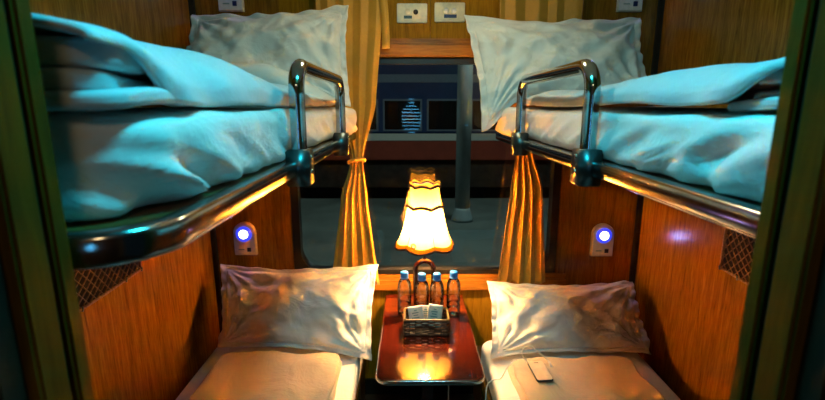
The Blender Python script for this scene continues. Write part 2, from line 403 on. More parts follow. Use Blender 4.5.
# ------------------------------------------------------------------ pillows
def pillow(tl, tr, br, bl, thick, seed, label, nrm, stuff=1.0, drop=None):
    TL, TR, BR, BL = map(Vector, (tl, tr, br, bl)); cen = (TL + TR + BR + BL) / 4
    t = thing('pillow', label, 'pillow', (BL + BR) / 2)
    N = (TR - TL + BR - BL).cross(TL - BL + TR - BR).normalized()
    if N.dot(Vector(nrm)) < 0: N = -N
    def base(u, v):
        uu = u * (1 - .045 * (1 - v * v) * abs(u)); vv = v * (1 - .13 * (1 - u * u) * abs(v)) 
        vv += .03 * ns(u * 1.3 + seed, v, 1.0) * (1 - abs(v)); a, b_ = (uu + 1) / 2, (vv + 1) / 2
        p = (BL.lerp(BR, a)).lerp(TL.lerp(TR, a), b_)
        p += N * (.028 * ns(u * 1.2 + seed, v * 1.2, 4.0) + .02 * ns(u * 3 + seed, v * 3, 9))
        if drop: p += drop(u, v)
        return p
    def hgt(u, v, front):
        a = max(0, 1 - u * u); b_ = max(0, 1 - v * v)
        h = thick * (a ** .55) * (b_ ** .55)
        # wrinkles: gathers radiating from the corners and a crumpled middle
        w = 0
        for cu, cv in ((-1, 1), (1, 1), (1, -1), (-1, -1)):
            du, dv = u - cu, (v - cv) * .62; r = math.hypot(du, dv); ang = math.atan2(dv, du)
            w += sin(ang * 15 + seed * 3 + cu * 2 + cv + 2.2 * ns(ang * 2, r * 2, seed)) * math.exp(-r * 1.9) * .020
        w += (rg(u * 1.2 + seed, v * .9 + u * .8, seed * .7, 3) - 1.2) * .026 + (rg(u * 2.6 - v * 1.3, v * 1.2 + seed, seed, 2) - 1.0) * .010
        w += ns(u * 4 + seed, v * 4, 2) * .008
        edge = min(1, (a * b_) ** .5 * 2.2)
        return h + w * edge * stuff
    n, m = 84, 60; k = .945; v = []; f = []
    for side in (1, -1):
        for j in range(m + 1):
            for i in range(n + 1):
                U, V = -1 + 2 * i / n, -1 + 2 * j / m
                p = base(U * k, V * (k - .03)); v.append(p + N * (side * hgt(U, V, side) * (1 if side > 0 else .6)))
    S = (n + 1) * (m + 1)
    for side in (0, 1):
        for j in range(m):
            for i in range(n):
                a = side * S + j * (n + 1) + i; q = (a, a + 1, a + n + 2, a + n + 1); f.append(q if side == 0 else q[::-1])
    mb = MB().add(v, f)
    o = mb.build('pillow_body', M['pillow'], t)
    bm = bmesh.new(); bm.from_mesh(o.data); bmesh.ops.remove_doubles(bm, verts=bm.verts, dist=.0004); bmesh.ops.recalc_face_normals(bm, faces=bm.faces); bm.to_mesh(o.data); bm.free()
    # flat stitched flange round the rim
    lp = []; nn = 260; per = resample([(-1, -1), (1, -1), (1, 1), (-1, 1)], nn); v = []; f = []
    R = 5
    for (U, V) in per:
        for j in range(R + 1):
            q = j / R; uu = U * (k - .015 + (1 - k + .03) * q); vv = V * (k - .045 + (1 - k + .06) * q)
            p = base(uu, vv); p += N * (.013 * q * ns(U * 5 + seed, V * 5, q) + .006 * q * sin(U * 19 + V * 23)); v.append(p)
    for a in range(nn):
        for j in range(R):
            b_ = (a + 1) % nn; f.append((a * (R + 1) + j, a * (R + 1) + j + 1, b_ * (R + 1) + j + 1, b_ * (R + 1) + j))
    fl = MB().add(v, f).build('flange', M['pillow'], t); solid(fl, .005)
    return t
pillow((-1.0, 2.215, 2.065), (-.283, 2.20, 2.10), (-.262, 2.03, 1.648), (-1.01, 2.04, 1.70), .085, 2.3, 'white pillow propped at the window end of the left upper berth', (0, -1, .3))
pillow((.262, 2.20, 2.055), (1.08, 2.22, 2.055), (1.06, 2.02, 1.66), (.325, 2.0, 1.655), .09, 7.7, 'white pillow overhanging the edge of the right upper berth', (0, -1, .3), 1.0, lambda u, v: Vector((0, 0, -.115 * sm(-.55, -1.0, u) * (1 - v) / 2)))
pillow((-.98, 2.235, .838), (-.168, 2.225, .838), (-.185, 1.935, .47), (-.925, 2.0, .50), .095, 4.1, 'warm-lit pillow leaning behind the folded blanket on the left lower berth', (0, -1, .6))
pillow((.415, 2.23, .742), (1.19, 2.24, .742), (1.16, 1.96, .48), (.392, 1.94, .47), .095, 11.3, 'warm-lit pillow behind the phone on the right lower berth', (0, -1, .6))

# ------------------------------------------------------------------ duvets and blankets
def duvet(s, xin, xout, ridge, yn, yo, yf, zt, zfar, label, seed, hump=0):
    """loosely folded duvet: two folded layers showing at its near end, a top layer draped over them"""
    t = thing('folded_duvet', label, 'duvet', ((xin + xout) / 2, 1.1, 1.64))
    def dd(k):
        def d(p):
            w = ns(p.y * 5 + k, p.x * 4, p.z * 9 + seed); g = ns(p.y * 2.4 + seed + k * 3, p.z * 4, 5)
            return Vector((-s * (.016 * w + .014 * g), 0, .006 * w + .010 * g * sm(yn, yo, p.y)))
        return d
    lo = sorted((xin + s * .004, xout)); h = zt - .012 - 1.643
    for k, (nm, z0, z1, dx, ye) in enumerate((('lower_fold', 0, .27, .004, .10), ('middle_fold', .28, .58, .012, .07), ('upper_fold', .59, 1.0, .010, .04))):
        lo = sorted((xin + s * dx, xout - s * .01 * k))
        slab(*lo, yn + .01 + .006 * k, yo + ye, 1.644 + h * z0, 1.644 + h * z1, .04, h * .10, 220, 4, 8, dd(1 + 3 * k)).build(nm, M['duvet'], t)
    nY, nX = 110, 44; v = []; f = []
    for j in range(nY + 1):
        y = yn + (yf - yn) * j / nY; q = sm(yo - .04, yf, y)
        top = zt + (zfar - zt) * q + hump * math.exp(-((y - .95) / .30) ** 2); open_ = 1 - sm(yo - .05, yo + .05, y)
        top -= .035 * sm(yf - .12, yf, y)
        lip = (1.650 * (1 - open_)) + (1.644 + h * .93) * open_
        for i in range(nX + 1):
            a = i / nX
            if a < .62:                                   # top, from the wall side to the shoulder
                b_ = a / .62; x = xout + (ridge + s * -.0 - xout) * b_
                z = 1.66 + (top - 1.66) * sm(0, .55, b_)
                x += 0
            else:                                          # shoulder down to the lip
                b_ = (a - .62) / .38; x = ridge + (xin - .0 - ridge) * min(1, sin(b_ * pi / 2) * 1.04)
                z = top + (lip - top) * (1 - cos(b_ * pi / 2)) ** 1.15
            w = (rg(y * 2.0 + seed, x * 2.2 - y * .8, seed, 3) - 1.15) * .016 + ns(y * 6, x * 6, seed) * .008
            z += w * (.5 + .5 * (1 - abs(2 * a - 1))) ; x += -s * w * .9 * sm(.5, .9, a) 
            # pulled folds running down from the point where the opening closes
            dv = math.hypot((y - yo) * 1.0, (z - 1.70)); x += -s * .012 * sin((y - yo) * 34 + z * 30) * math.exp(-dv * 5) * sm(.55, .8, a)
            v.append((x, y, max(z, 1.646)))
    for j in range(nY):
        for i in range(nX):
            a = j * (nX + 1) + i; f.append((a, a + 1, a + nX + 2, a + nX + 1))
    o = MB().add(v, f).build('top_fold', M['duvet'], t); solid(o, .012, 0, 1)
    return t
duvet(-1, -.305, XL + .05, -.44, .455, .555, 1.70, 1.728, 1.690, 'rumpled folded duvet with open folds on the left upper berth', 2.2, .022)
duvet(1, .468, XR - .05, .60, .46, .62, 2.0, 1.712, 1.700, 'flat folded duvet lying along the right upper berth', 6.6)
def soft(seed, amp=.007, k=7):
    def d(p):
        w = ns(p.x * k + seed, p.y * k, p.z * 6); c = rg(p.x * 2.5 + seed, p.y * 2.5, seed, 2) - 1.1
        return Vector((w * amp * .8, ns(p.y * k, p.x * k, seed) * amp * .8, w * amp + c * amp * .6))
    return d
t = thing('rolled_quilt', 'pale puffy quilt heaped before the pillow on the left upper berth', 'quilt', (-.62, 1.86, 1.645))
q_ = soft(4, .010)
def heap(p): return q_(p) + Vector((0, 0, -.115 * sm(-.56, -.29, p.x) * sm(1.645, 1.80, p.z)))
slab(-.99, -.285, 1.70, 2.03, 1.645, 1.805, .07, .06, 260, 6, 16, heap).build('quilt_cover', M['pale'], t)
def blanket(x0, x1, y0, y1, z0, seed, label):
    t = thing('folded_blanket', label, 'blanket', ((x0 + x1) / 2, (y0 + y1) / 2, z0))
    slab(x0, x1, y0, y1, z0, z0 + .034, .025, .014, 240, 3, 16, soft(seed, .010)).build('lower_fold', M['warm_blanket'], t)
    slab(x0 + .012, x1 - .004, y0 + .006, y1 - .008, z0 + .035, z0 + .066, .03, .014, 240, 3, 18, soft(seed + 3, .024, 5)).build('top_fold', M['warm_blanket'], t)
    return t
blanket(-.885, -.312, 1.05, 1.93, .4555, 1.3, 'folded cream blanket before the pillow on the left lower berth')
blanket(.452, 1.025, 1.05, 1.885, .4555, 9.1, 'folded cream blanket under the phone on the right lower berth')

# ------------------------------------------------------------------ curtains
def curtain(prof, yc, seed, label, knot_z):
    """prof: (z, xl, xr, pleat depth) rows from top to bottom, gathered at the tieback"""
    t = thing('curtain', label, 'curtain', ((prof[-1][1] + prof[-1][2]) / 2, yc, prof[-1][0]))
    rows = 90; amp = .6; cols = 140; v = []; f = []; z0, z1 = prof[0][0], prof[-1][0]
    def at(z):
        for a, b_ in zip(prof, prof[1:]):
            if a[0] >= z >= b_[0]:
                q = (a[0] - z) / (a[0] - b_[0]); q = q * q * (3 - 2 * q) if (a[0] == knot_z or b_[0] == knot_z) else q
                return [a[k] + (b_[k] - a[k]) * q for k in (1, 2, 3)]
        return prof[-1][1:]
    for j in range(rows + 1):
        z = z0 + (z1 - z0) * j / rows; xl, xr, dp = at(z)
        for i in range(cols + 1):
            u = i / cols; ph = u * 2 * pi * 4 + 1.3 * ns(u * 3, z * .9, seed)
            x = xl + (xr - xl) * (u + .010 * sin(ph * 2)); y = yc + amp * dp * (sin(ph) * .75 + .35 * sin(ph * .43 + seed) + .5 * ns(u * 7, z * 2.5, seed))
            v.append((x, y, z + .012 * sin(u * 9 + seed) * (j / rows)))
    for j in range(rows):
        for i in range(cols):
            a = j * (cols + 1) + i; f.append((a, a + 1, a + cols + 2, a + cols + 1))
    o = MB().add(v, f).build('drape', M['curtain'], t); solid(o, .003)
    kx = (at(knot_z)[0] + at(knot_z)[1]) / 2; kw = (at(knot_z)[1] - at(knot_z)[0]) / 2 + .008
    kp = [(kx + kw * cos(a), yc + .034 * sin(a), knot_z + .012 * cos(a + 1)) for a in [2 * pi * k / 24 for k in range(24)]]
    MB().tube(kp, .010, 8, True).build('tieback', M['curtain'], t)
    return t
c1 = curtain([(2.42, -.45, -.12, .020), (2.0, -.44, -.135, .020), (1.70, -.41, -.165, .021), (1.372, -.300, -.235, .016), (1.15, -.355, -.215, .024), (.71, -.42, -.160, .024)], 2.288, 1.0,
        'golden curtain tied back at the left of the window', 1.372)
sp = MB(); v = []; 
for k in range(12):
    z = 2.26 - k * .031; x = -.155 + .045 * (1 - math.exp(-k * .35)); v += [(x - .019, 2.278 - .006 * sin(k * .5), z), (x + .019, 2.274 - .006 * sin(k * .5), z)]
o = sp.add(v, [(2 * k, 2 * k + 1, 2 * k + 3, 2 * k + 2) for k in range(11)]).build('hanging_strap', M['curtain'], c1); solid(o, .004)
curtain([(2.42, .42, .84, .020), (2.0, .44, .83, .020), (1.70, .48, .76, .020), (1.445, .545, .625, .016), (1.2, .525, .69, .024), (.70, .472, .735, .024)], 2.288, 5.0,
        'golden curtain tied back at the right of the window', 1.445)

# ------------------------------------------------------------------ table
t = thing('table', 'glossy mahogany table under the window between the lower berths', 'table', (.08, 1.93, 0))
def tabletop(z0, z1, gx, mb):
    # narrow wall table with rounded front corners
    pts = []; y0, y1 = 1.53, YB - .024; xl, xr = -.128, .290; r = .05
    pts = [(xr, y1), (xl, y1)] + [(xl + r - r * cos(a), y0 + r - r * sin(a)) for a in [pi / 2 * k / 8 for k in range(9)]]
    pts += [(xr - r + r * sin(a), y0 + r - r * cos(a)) for a in [pi / 2 * k / 8 for k in range(9)]]
    cx, cy = .081, 1.93
    pts = [(cx + (p[0] - cx) * (1 + gx / .21), p[1] - gx if p[1] < 1.7 else p[1]) for p in pts]
    n = len(pts); v = [(p[0], p[1], z0) for p in pts] + [(p[0], p[1], z1) for p in pts]
    f = [tuple(range(n)), tuple(range(n, 2 * n))] + [(k, (k + 1) % n, n + (k + 1) % n, n + k) for k in range(n)]
    return mb.add(v, f)
o = tabletop(ZT - .026, ZT, 0, MB()).build('tabletop', M['mahogany'], t, False)
bv = o.modifiers.new('bevel', 'BEVEL'); bv.width = .004; bv.segments = 3; bv.limit_method = 'ANGLE'
eg = [(-.129, 2.32)] + [(-.129, 1.6)] + [(-.129 + .05 - .05 * cos(a), 1.529 + .05 - .05 * sin(a)) for a in [pi / 2 * k / 8 for k in range(9)]]
eg += [(.291 - .05 + .05 * sin(a), 1.529 + .05 - .05 * cos(a)) for a in [pi / 2 * k / 8 for k in range(9)]] + [(.291, 1.6), (.291, 2.32)]
MB().tube([(a, b_, ZT - .012) for a, b_ in eg], 1, prof=[(.003 * cos(k * pi / 4), .010 * sin(k * pi / 4)) for k in range(8)]).build('metal_edge', M['steel'], t)
boxo('leg', (.055, .105, 1.78, 1.83, 0, ZT - .027), M['dark_wood'], t, .004)
boxo('wall_bracket', (-.05, .21, 2.20, YB - .026, .45, ZT - .027), M['dark_wood'], t, .004)

# ------------------------------------------------------------------ table lamp
LX, LY = .078, 2.165
t = thing('table_lamp', 'lit scalloped amber table lamp standing in front of the window', 'lamp', (LX, LY, ZT))
MB().lathe([(.002, .001), (.062, .001), (.064, .010), (.056, .018), (.030, .022), (.002, .023)], (LX, LY, ZT)).build('base', M['dark_wood'], t)
ap = [(LX - .043, LY, ZT + .02), (LX - .045, LY, ZT + .10), (LX - .046, LY, ZT + .19)] + [(LX - .046 * cos(a), LY, ZT + .205 + .046 * sin(a)) for a in [pi * k / 14 for k in range(15)]] + [(LX + .046, LY, ZT + .19), (LX + .045, LY, ZT + .10), (LX + .043, LY, ZT + .02)]
MB().tube(ap, .013, 12).build('arch', M['dark_wood'], t)
MB().lathe([(.002, .0), (.010, .0), (.007, .02), (.012, .035), (.007, .05), (.007, .10), (.014, .105), (.016, .15), (.002, .152)], (LX, LY, ZT + .255), 16).build('stem', M['dark_wood'], t)
MB().lathe([(.004, -.045), (.016, -.04), (.026, -.01), (.027, .01), (.018, .032), (.004, .04)], (LX, LY, 1.095), 16).build('bulb', M['bulb'], t)
NS = 6
def scal(a): return abs(sin(a * NS / 2 + .6))
def shade_mod(wob):
    def m_(a, r, z):
        k = scal(a); return (r * (.955 + .06 * k), z + wob * (k - .6))
    return m_
zb = .968
tier = [(.146, 0), (.134, .022), (.119, .056), (.106, .095), (.097, .135), (.090, .170), (.086, .198)]
sh = MB().lathe([(r, z) for r, z in tier], (LX, LY, zb), 96, lambda a, r, z: (r * (.955 + .06 * scal(a)), z - .016 * (scal(a) - .5) * (1 - z / .198) + .014 * (scal(a) - .5) * (z / .198)), False).build('shade', M['shade'], t)

up = [(.084, .200), (.077, .226), (.072, .260), (.071, .288), (.074, .312)]
s2 = MB().lathe(up, (LX, LY, zb), 96, lambda a, r, z: (r * (.965 + .045 * scal(a)), z + .014 * (scal(a) - .5) * (1 if z > .28 or z < .21 else .5)), False).build('upper_shade', M['shade_dim_upper'], t)

def trimloop(r, z, amp, rr, nm, par):
    MB().tube([(LX + r * (.96 + .055 * scal(a)) * cos(a), LY + r * (.96 + .055 * scal(a)) * sin(a), zb + z + amp * (scal(a) - .5)) for a in [2 * pi * k / 120 for k in range(120)]], rr, 6, True).build(nm, M['trimbrown'], par)
hm = MB().lathe([(.1485, -.001), (.1425, .011), (.1365, .022)], (LX, LY, zb), 96, lambda a, r, z: (r * (.955 + .06 * scal(a)) + .0012, z - .016 * (scal(a) - .5) * (1 - z / .198) + .014 * (scal(a) - .5) * (z / .198)), False).build('dim_hem', M['shade_dim_hem'], sh)
trimloop(.0885, .199, .013, .0085, 'braid', sh); trimloop(.0745, .299, .011, .0065, 'braid', s2); trimloop(.147, .000, -.016, .0055, 'braid', sh)
for k in range(NS):
    a = 2 * pi * k / NS - 1.2 / NS
    MB().tube([(LX + r * .957 * cos(a), LY + r * .957 * sin(a), zb + z + (.008 - .016 * z / .198)) for r, z in tier], .0020, 5).build('rib', M['trimbrown'], sh)
ra = -pi / 2 - .42
MB().tube([(LX + (.1425 + .0) * cos(ra) + .011 * cos(k * pi / 6) * -sin(ra), LY + .1425 * sin(ra) + .011 * cos(k * pi / 6) * cos(ra), zb + .030 + .011 * sin(k * pi / 6)) for k in range(12)], .0035, 6, True).build('rosette', M['trimbrown'], sh)
MB().tube([(LX - .074, LY, zb + .27), (LX, LY, zb + .27), (LX + .074, LY, zb + .27)], .002, 6).build('spider', M['steel'], t)
MB().tube([(LX, LY, ZT + .40), (LX, LY, zb + .27)], .003, 6).build('harp', M['steel'], t)

# ------------------------------------------------------------------ water bottles
BP = [(.006, .001), (.026, .001), (.033, .006), (.0340, .03), (.0318, .034), (.0340, .038), (.0340, .058), (.0318, .062), (.0340, .066), (.0340, .092), (.0316, .096), (.0340, .100), (.0340, .150), (.0325, .166), (.027, .181), (.0185, .192), (.0165, .198), (.0160, .206), (.004, .207)]
bt = thing('water_bottle', '', 'bottle', (0, 0, ZT))
bo = MB().lathe(BP, (0, 0, ZT + .001), 28).build('bottle_body', M['water'], bt)
cp = MB().lathe([(.004, .2), (.0190, .2), (.0195, .203), (.0195, .222), (.0180, .226), (.003, .227)], (0, 0, ZT + .001), 28).build('cap', M['bluecap'], bt)
nr = MB().lathe([(.0170, .1935), (.0205, .194), (.0205, .197), (.0170, .1975)], (0, 0, ZT + .001), 24).build('neck_ring', M['bluecap'], bt)
BOT = [((-.024, 2.075), 'water bottle with blue cap, farthest left in the row behind the basket'),
       ((.061, 2.050), 'water bottle with blue cap, second from the left behind the wicker basket'),
       ((.134, 2.052), 'water bottle with blue cap, third from the left behind the wicker basket'),
       ((.218, 2.078), 'water bottle with blue cap, rightmost in the row behind the basket')]
for k, ((x, y), lab) in enumerate(BOT):
    if k == 0: r = bt
    else:
        r = bt.copy(); C.objects.link(r)
        for ch in (bo, cp, nr):
            c = ch.copy(); C.objects.link(c); c.parent = r
    r.location = (x, y, ZT); tag(r, lab, 'bottle', 'blue-capped water bottles on the table'); r.rotation_euler = (0, 0, k * 1.1)

# ------------------------------------------------------------------ basket with sachets
bx0, bx1, by0, by1, bh = -.022, .178, 1.862, 1.985, .078
t = thing('wicker_basket', 'dark wicker basket of paper sachets on the table', 'basket', ((bx0 + bx1) / 2, (by0 + by1) / 2, ZT))
boxo('base', (bx0 + .004, bx1 - .004, by0 + .004, by1 - .004, ZT + .001, ZT + .006), M['wicker'], t, .001)
st = MB(); loop = resample(rrect(bx0, bx1, by0, by1, .012, 4), 44)
for (x, y) in loop[::2]: st.tube([(x, y, ZT + .002), (x, y, ZT + bh)], .0022, 5)
st.build('stakes', M['wicker'], t)
wv = MB(); fine = resample(rrect(bx0, bx1, by0, by1, .012, 4), 132); cxm, cym = (bx0 + bx1) / 2, (by0 + by1) / 2
for j in range(8):
    z = ZT + .008 + j * .0086; ring = []
    for k, (x, y) in enumerate(fine):
        d = .0036 * sin(k / 132 * 44 * pi / 2 * 1.0 + (pi if j % 2 else 0)); q = Vector((x - cxm, y - cym, 0)).normalized()
        ring.append((x + q.x * d, y + q.y * d, z))
    wv.tube(ring, .0036, 6, True)
wv.build('weave', M['wicker'], t)
for zz, rr in ((ZT + bh, .0052), (ZT + .004, .004)):
    MB().tube([(x, y, zz) for x, y in fine], rr, 8, True).build('rim', M['wicker_rim'] if zz > ZT + .05 else M['wicker'], t)
def sachet(cx, cy, rot, tilt, w, h, label):
    t = thing('paper_sachet', label, 'sachet', (cx, cy, ZT + .010), 'paper sachets in the basket')
    t.rotation_euler = (tilt, rot[0], rot[1])
    n = 12; v = []; f = []
    for sgn in (1, -1):
        for j in range(n + 1):
            for i in range(n + 1):
                U, V = -1 + 2 * i / n, -1 + 2 * j / n; e = (1 - U * U) * (1 - V * V)
                v.append((U * w / 2, sgn * (.0007 + .006 * e ** .6) + .002 * ns(U * 2, V * 2, cx * 30), h / 2 + V * h / 2))
    S = (n + 1) ** 2
    for s in (0, 1):
        for j in range(n):
            for i in range(n):
                a = s * S + j * (n + 1) + i; f.append((a, a + 1, a + n + 2, a + n + 1))
    for i in range(n):
        for a, b_ in ((i, i + 1), (n * (n + 1) + i, n * (n + 1) + i + 1), (i * (n + 1), (i + 1) * (n + 1)), (i * (n + 1) + n, (i + 1) * (n + 1) + n)): f.append((a, b_, S + b_, S + a))
    obj('packet', v, f, M['paper'], t)
    pv = []; pf = []
    for q in range(4):
        z0 = h * (.45 + .11 * q); a = len(pv); ww = w * (.32, .2, .28, .12)[q]
        pv += [(-ww, -.0082, z0), (ww * .6, -.0082, z0), (ww * .6, -.0082, z0 + h * .045), (-ww, -.0082, z0 + h * .045)]; pf.append((a, a + 1, a + 2, a + 3))
    p = obj('printing', pv, pf, M['print'], t, False); solid(p, .001)
sachet(.040, 1.925, (-.10, .15), -.30, .070, .100, 'white printed paper sachet standing left in the basket')
sachet(.112, 1.930, (.10, -.12), -.22, .066, .106, 'white printed paper sachet leaning right in the basket')
sachet(.075, 1.957, (.04, .05), -.12, .070, .092, 'white paper sachet standing at the back of the basket')

# ------------------------------------------------------------------ phone and cable
ph = thing('phone', 'small pale phone lying face up on the right lower blanket', 'phone', (.556, 1.722, .537))
ph.rotation_euler = (radians(4), 0, radians(5))
def local_slab(nm, x0, x1, y0, y1, z0, z1, rc, re, mat, par): 
    mb = slab(x0, x1, y0, y1, z0, z1, rc, re, 60, 2, 5); return obj(nm, mb.v, mb.f, mat, par)
local_slab('case', -.036, .036, -.065, .065, 0, .010, .010, .003, M['black'], ph)
local_slab('face', -.0335, .0335, -.0625, .0625, .0095, .0115, .009, .0008, M['phone_face'], ph)
for k in range(1): boxo('earpiece', (-.010, .010, .048, .051, .0112, .0122), M['black'], None, 0).parent = ph
cab = [(.530, 1.805, .524), (.520, 1.815, .535), (.505, 1.825, .56), (.515, 1.835, .585), (.545, 1.84, .590), (.58, 1.82, .57), (.615, 1.795, .545), (.622, 1.775, .525)]
def smooth_path(p, n=6):
    P = [Vector(q) for q in p]; out = []
    for i in range(len(P) - 1):
        a, b_, c, d = P[max(i - 1, 0)], P[i], P[i + 1], P[min(i + 2, len(P) - 1)]
        for k in range(n):
            t_ = k / n; out.append(.5 * ((2 * b_) + (c - a) * t_ + (2 * a - 5 * b_ + 4 * c - d) * t_ ** 2 + (3 * b_ - a - 3 * c + d) * t_ ** 3))
    return out + [P[-1]]
t = thing('charging_cable', 'thin white cable looping from the phone over the berth edge', 'cable', (.53, 1.80, .53))
MB().tube(smooth_path(cab), .0028, 6).build('loop', M['cord'], t)
cab2 = [(.535, 1.800, .527), (.52, 1.82, .54), (.475, 1.81, .545), (.435, 1.79, .52), (.405, 1.785, .468), (.375, 1.785, .460), (.342, 1.77, .44), (.318, 1.70, .35), (.25, 1.62, .22), (.19, 1.64, .25), (.165, 1.67, .40), (.165, 1.69, .59)]
MB().tube(smooth_path(cab2), .0026, 6).build('lead', M['cord'], t)
MB().tube([(.616, 1.793, .545), (.626, 1.770, .521)], .005, 8).build('plug', M['white_plastic'], t)

# ------------------------------------------------------------------ reading lights
def reading_light(x, z0, lit, label, tilt):
    t = thing('reading_light', label, 'light', (x, YB, z0)); t.rotation_euler = (0, 0, 0)
    w, h = .118, .182; ar = []
    n = 20; ar = [(-w / 2, 0), (w / 2, 0)] + [(w / 2 * cos(a), h - w / 2 + w / 2 * sin(a)) for a in [pi * k / n for k in range(n + 1)]]
    m = len(ar); v = []; 
    for y, s in ((0, 1), (-.018, 1), (-.024, .95)): v += [(p[0] * s, y, (p[1] - h / 2) * s + h / 2) for p in ar]
    f = [tuple(range(m)), tuple(range(2 * m, 3 * m))] + [(q * m + k, q * m + (k + 1) % m, (q + 1) * m + (k + 1) % m, (q + 1) * m + k) for q in (0, 1) for k in range(m)]
    obj('housing', v, f, M['cream'] if lit else M['white_plastic'], t, False)
    def disc(nm, r0, y0, y1, mat, r1=None, dome=0):
        mb = MB(); N = 28; pr = [(.001, 0), (r0, 0), (r0, y0 - y1)]
        if dome: pr += [(r0 * cos(a), y0 - y1 + dome * sin(a)) for a in (.3, .6, .9, 1.2)] + [(.001, y0 - y1 + dome)]
        else: pr += [(.001, y0 - y1)]
        vv = []
        mb.lathe(pr, (0, 0, 0), N); vv = [(p.x, y0 - p.z, p.y + h - .062) for p in mb.v]
        return obj(nm, vv, mb.f, mat, t)
    disc('ring', .042, -.023, -.032, M['blue_ring'])
    disc('lens', .024, -.031, -.035, M['led'], dome=.010)
    boxo('switch', (.012, .032, -.029, -.022, .022, .044), M['blueprint'] if not lit else M['black'], None, .001).parent = t
    boxo('printing', (-.036, -.004, -.0246, -.0235, .030, .036), M['print'], None, 0).parent = t
    return t
reading_light(-.884, .857, True, 'lit blue reading light on the back wall above the left lower pillow', 0)
reading_light(1.048, .845, True, 'lit blue reading light on the back wall above the right lower pillow', 0)
reading_light(-.862, 2.098, False, 'reading light at the top of the back wall above the left upper pillow', 0)
reading_light(1.078, 2.100, False, 'reading light at the top of the back wall above the right upper pillow', 0)

# ------------------------------------------------------------------ wall sockets
def socket(x, z, label, kind):
    t = thing('wall_socket', label, 'socket', (x, YB, z)); w, h = .148, .090
    def b_(nm, x0, x1, z0, z1, d0, d1, mat, bev=.002):
        o = boxo(nm, (x0, x1, -d1, -d0, z0, z1), M[mat], None, bev); o.parent = t; return o
    b_('plate', -w / 2, w / 2, -h / 2, h / 2, 0, .010, 'ivory', .003)
    b_('insert', -.050, .046, -.034, .034, .009, .0125, 'ivory')
    b_('side_strip', .052, .070, -.038, .038, .009, .0115, 'ivory')
    def knob(nm, cx, cz, r, mat):
        mb = MB().lathe([(.0005, 0), (r, 0), (r, .004), (r * .8, .007), (.0005, .0075)], (0, 0, 0), 20)
        obj(nm, [(p.x + cx, -.012 - p.z, p.y + cz) for p in mb.v], mb.f, M[mat], t)
    if kind == 0:
        knob('button', -.022, .006, .012, 'cream'); knob('outlet', .018, .004, .012, 'black')
        b_('label_strip', -.040, .000, -.026, -.012, .0122, .0136, 'tealprint', 0)
    else:
        knob('button', -.018, .006, .013, 'white_plastic'); knob('button', .020, .006, .013, 'white_plastic')
        b_('label_strip', -.028, .034, -.027, -.011, .0122, .0136, 'blueprint', 0)
socket(.0155, 2.092, 'ivory wall socket with a dark outlet above the window', 0)
socket(.2000, 2.0965, 'ivory wall plate with two white buttons beside the right pillow', 1)

# ------------------------------------------------------------------ rope net pockets on the side walls
def net(xw, s, label):
    y0, y1, z0, z1 = 1.02, 1.68, 1.022, 1.36; x = xw - s * .012
    t = thing('net_pocket', label, 'net', (x, (y0 + y1) / 2, z0))
    def pt(u, v):  # u along wall, v up
        return (x - s * .022 * sin(pi * u) * sin(pi * min(1, v * 1.1)) , y0 + (y1 - y0) * u, z0 + (z1 - z0) * v - .012 * sin(pi * u) * (1 - v))
    nu, nv = 18, 9; mb = MB()
    for d in (1, -1):
        for k in range(-nv, nu + nv + 1):
            seg = []
            for q in range(0, nv * 2 + 1):
                vv = q / (2 * nv); uu = (k + d * q / 2) / nu
                if 0 <= uu <= 1: seg.append(pt(uu, vv))
            if len(seg) > 1: mb.tube(seg, .0022, 5)
    mb.build('mesh', M['netcord'], t)
    bv_ = [(lambda p: (p[0] + s * .008, p[1], p[2]))(pt(i / 12, j / 8)) for j in range(9) for i in range(13)]
    solid(MB().add(bv_, [(j * 13 + i, j * 13 + i + 1, (j + 1) * 13 + i + 1, (j + 1) * 13 + i) for j in range(8) for i in range(12)]).build('gap_shade', M['net_gap'], t), .002)  # added dark sheet painting the shade behind the net
    rim = [pt(k / 20, 0) for k in range(21)] + [pt(1, k / 12) for k in range(1, 13)] + [pt(1 - k / 20, 1) for k in range(1, 21)] + [pt(0, 1 - k / 12) for k in range(1, 12)]
    MB().tube(rim, .0055, 6, True).build('edge_cord', M['netcord'], t)
    for u, v in ((0, 0), (1, 0), (.5, 0), (0, 1), (1, 1), (.85, 0)):
        p = pt(u, v); MB().tube([(xw - s * .001, p[1], p[2] - .004), (p[0] - s * .004, p[1], p[2] - .006), (p[0] - s * .006, p[1], p[2] + .008)], .003, 6).build('hook', M['clamp'], t)
net(XL, -1, 'brown rope net pocket on the left wall under the upper berth')
net(XR, 1, 'brown rope net pocket on the right wall under the upper berth')

# ------------------------------------------------------------------ ceiling lamp, added fill lamps, corridor behind the camera
def ceiling_lamp(y, r, label, mat):
    t = thing('ceiling_lamp', label, 'lamp', (.08, y, ZC)); k = r / .17
    MB().lathe([(.002, 0), (.17 * k, 0), (.17 * k, -.03), (.155 * k, -.035), (.002, -.035)], (.08, y, ZC - .001)).build('housing', M['white_plastic'], t)
    MB().lathe([(.002, -.034), (.145 * k, -.034), (.14 * k, -.055), (.10 * k, -.068), (.002, -.072)], (.08, y, ZC - .001)).build('diffuser', M[mat], t)
ceiling_lamp(.52, .14, 'cyan-tinted round ceiling lamp nearest the doorway', 'cyan_lamp')
ceiling_lamp(-.55, .12, 'added unseen warm fill lamp out in the corridor', 'fill_lamp')  # unseen lamp added to warm the door jambs
ceiling_lamp(1.62, .12, 'added unseen warm fill lamp nearest the window', 'fill_lamp')  # unseen lamp added to light the window wall
struct(boxo('wall_corridor', (XL - .1, XR + .1, -1.05, -1.0, 0, ZC), M['corridor'], bev=0))
t = thing('added_slat_glow', 'added slatted glow behind the camera, mirrored in the window glass', 'light', (.03, -1.0, 1.30))  # guessed unseen source, added and shaped for the blue stripes in the pane
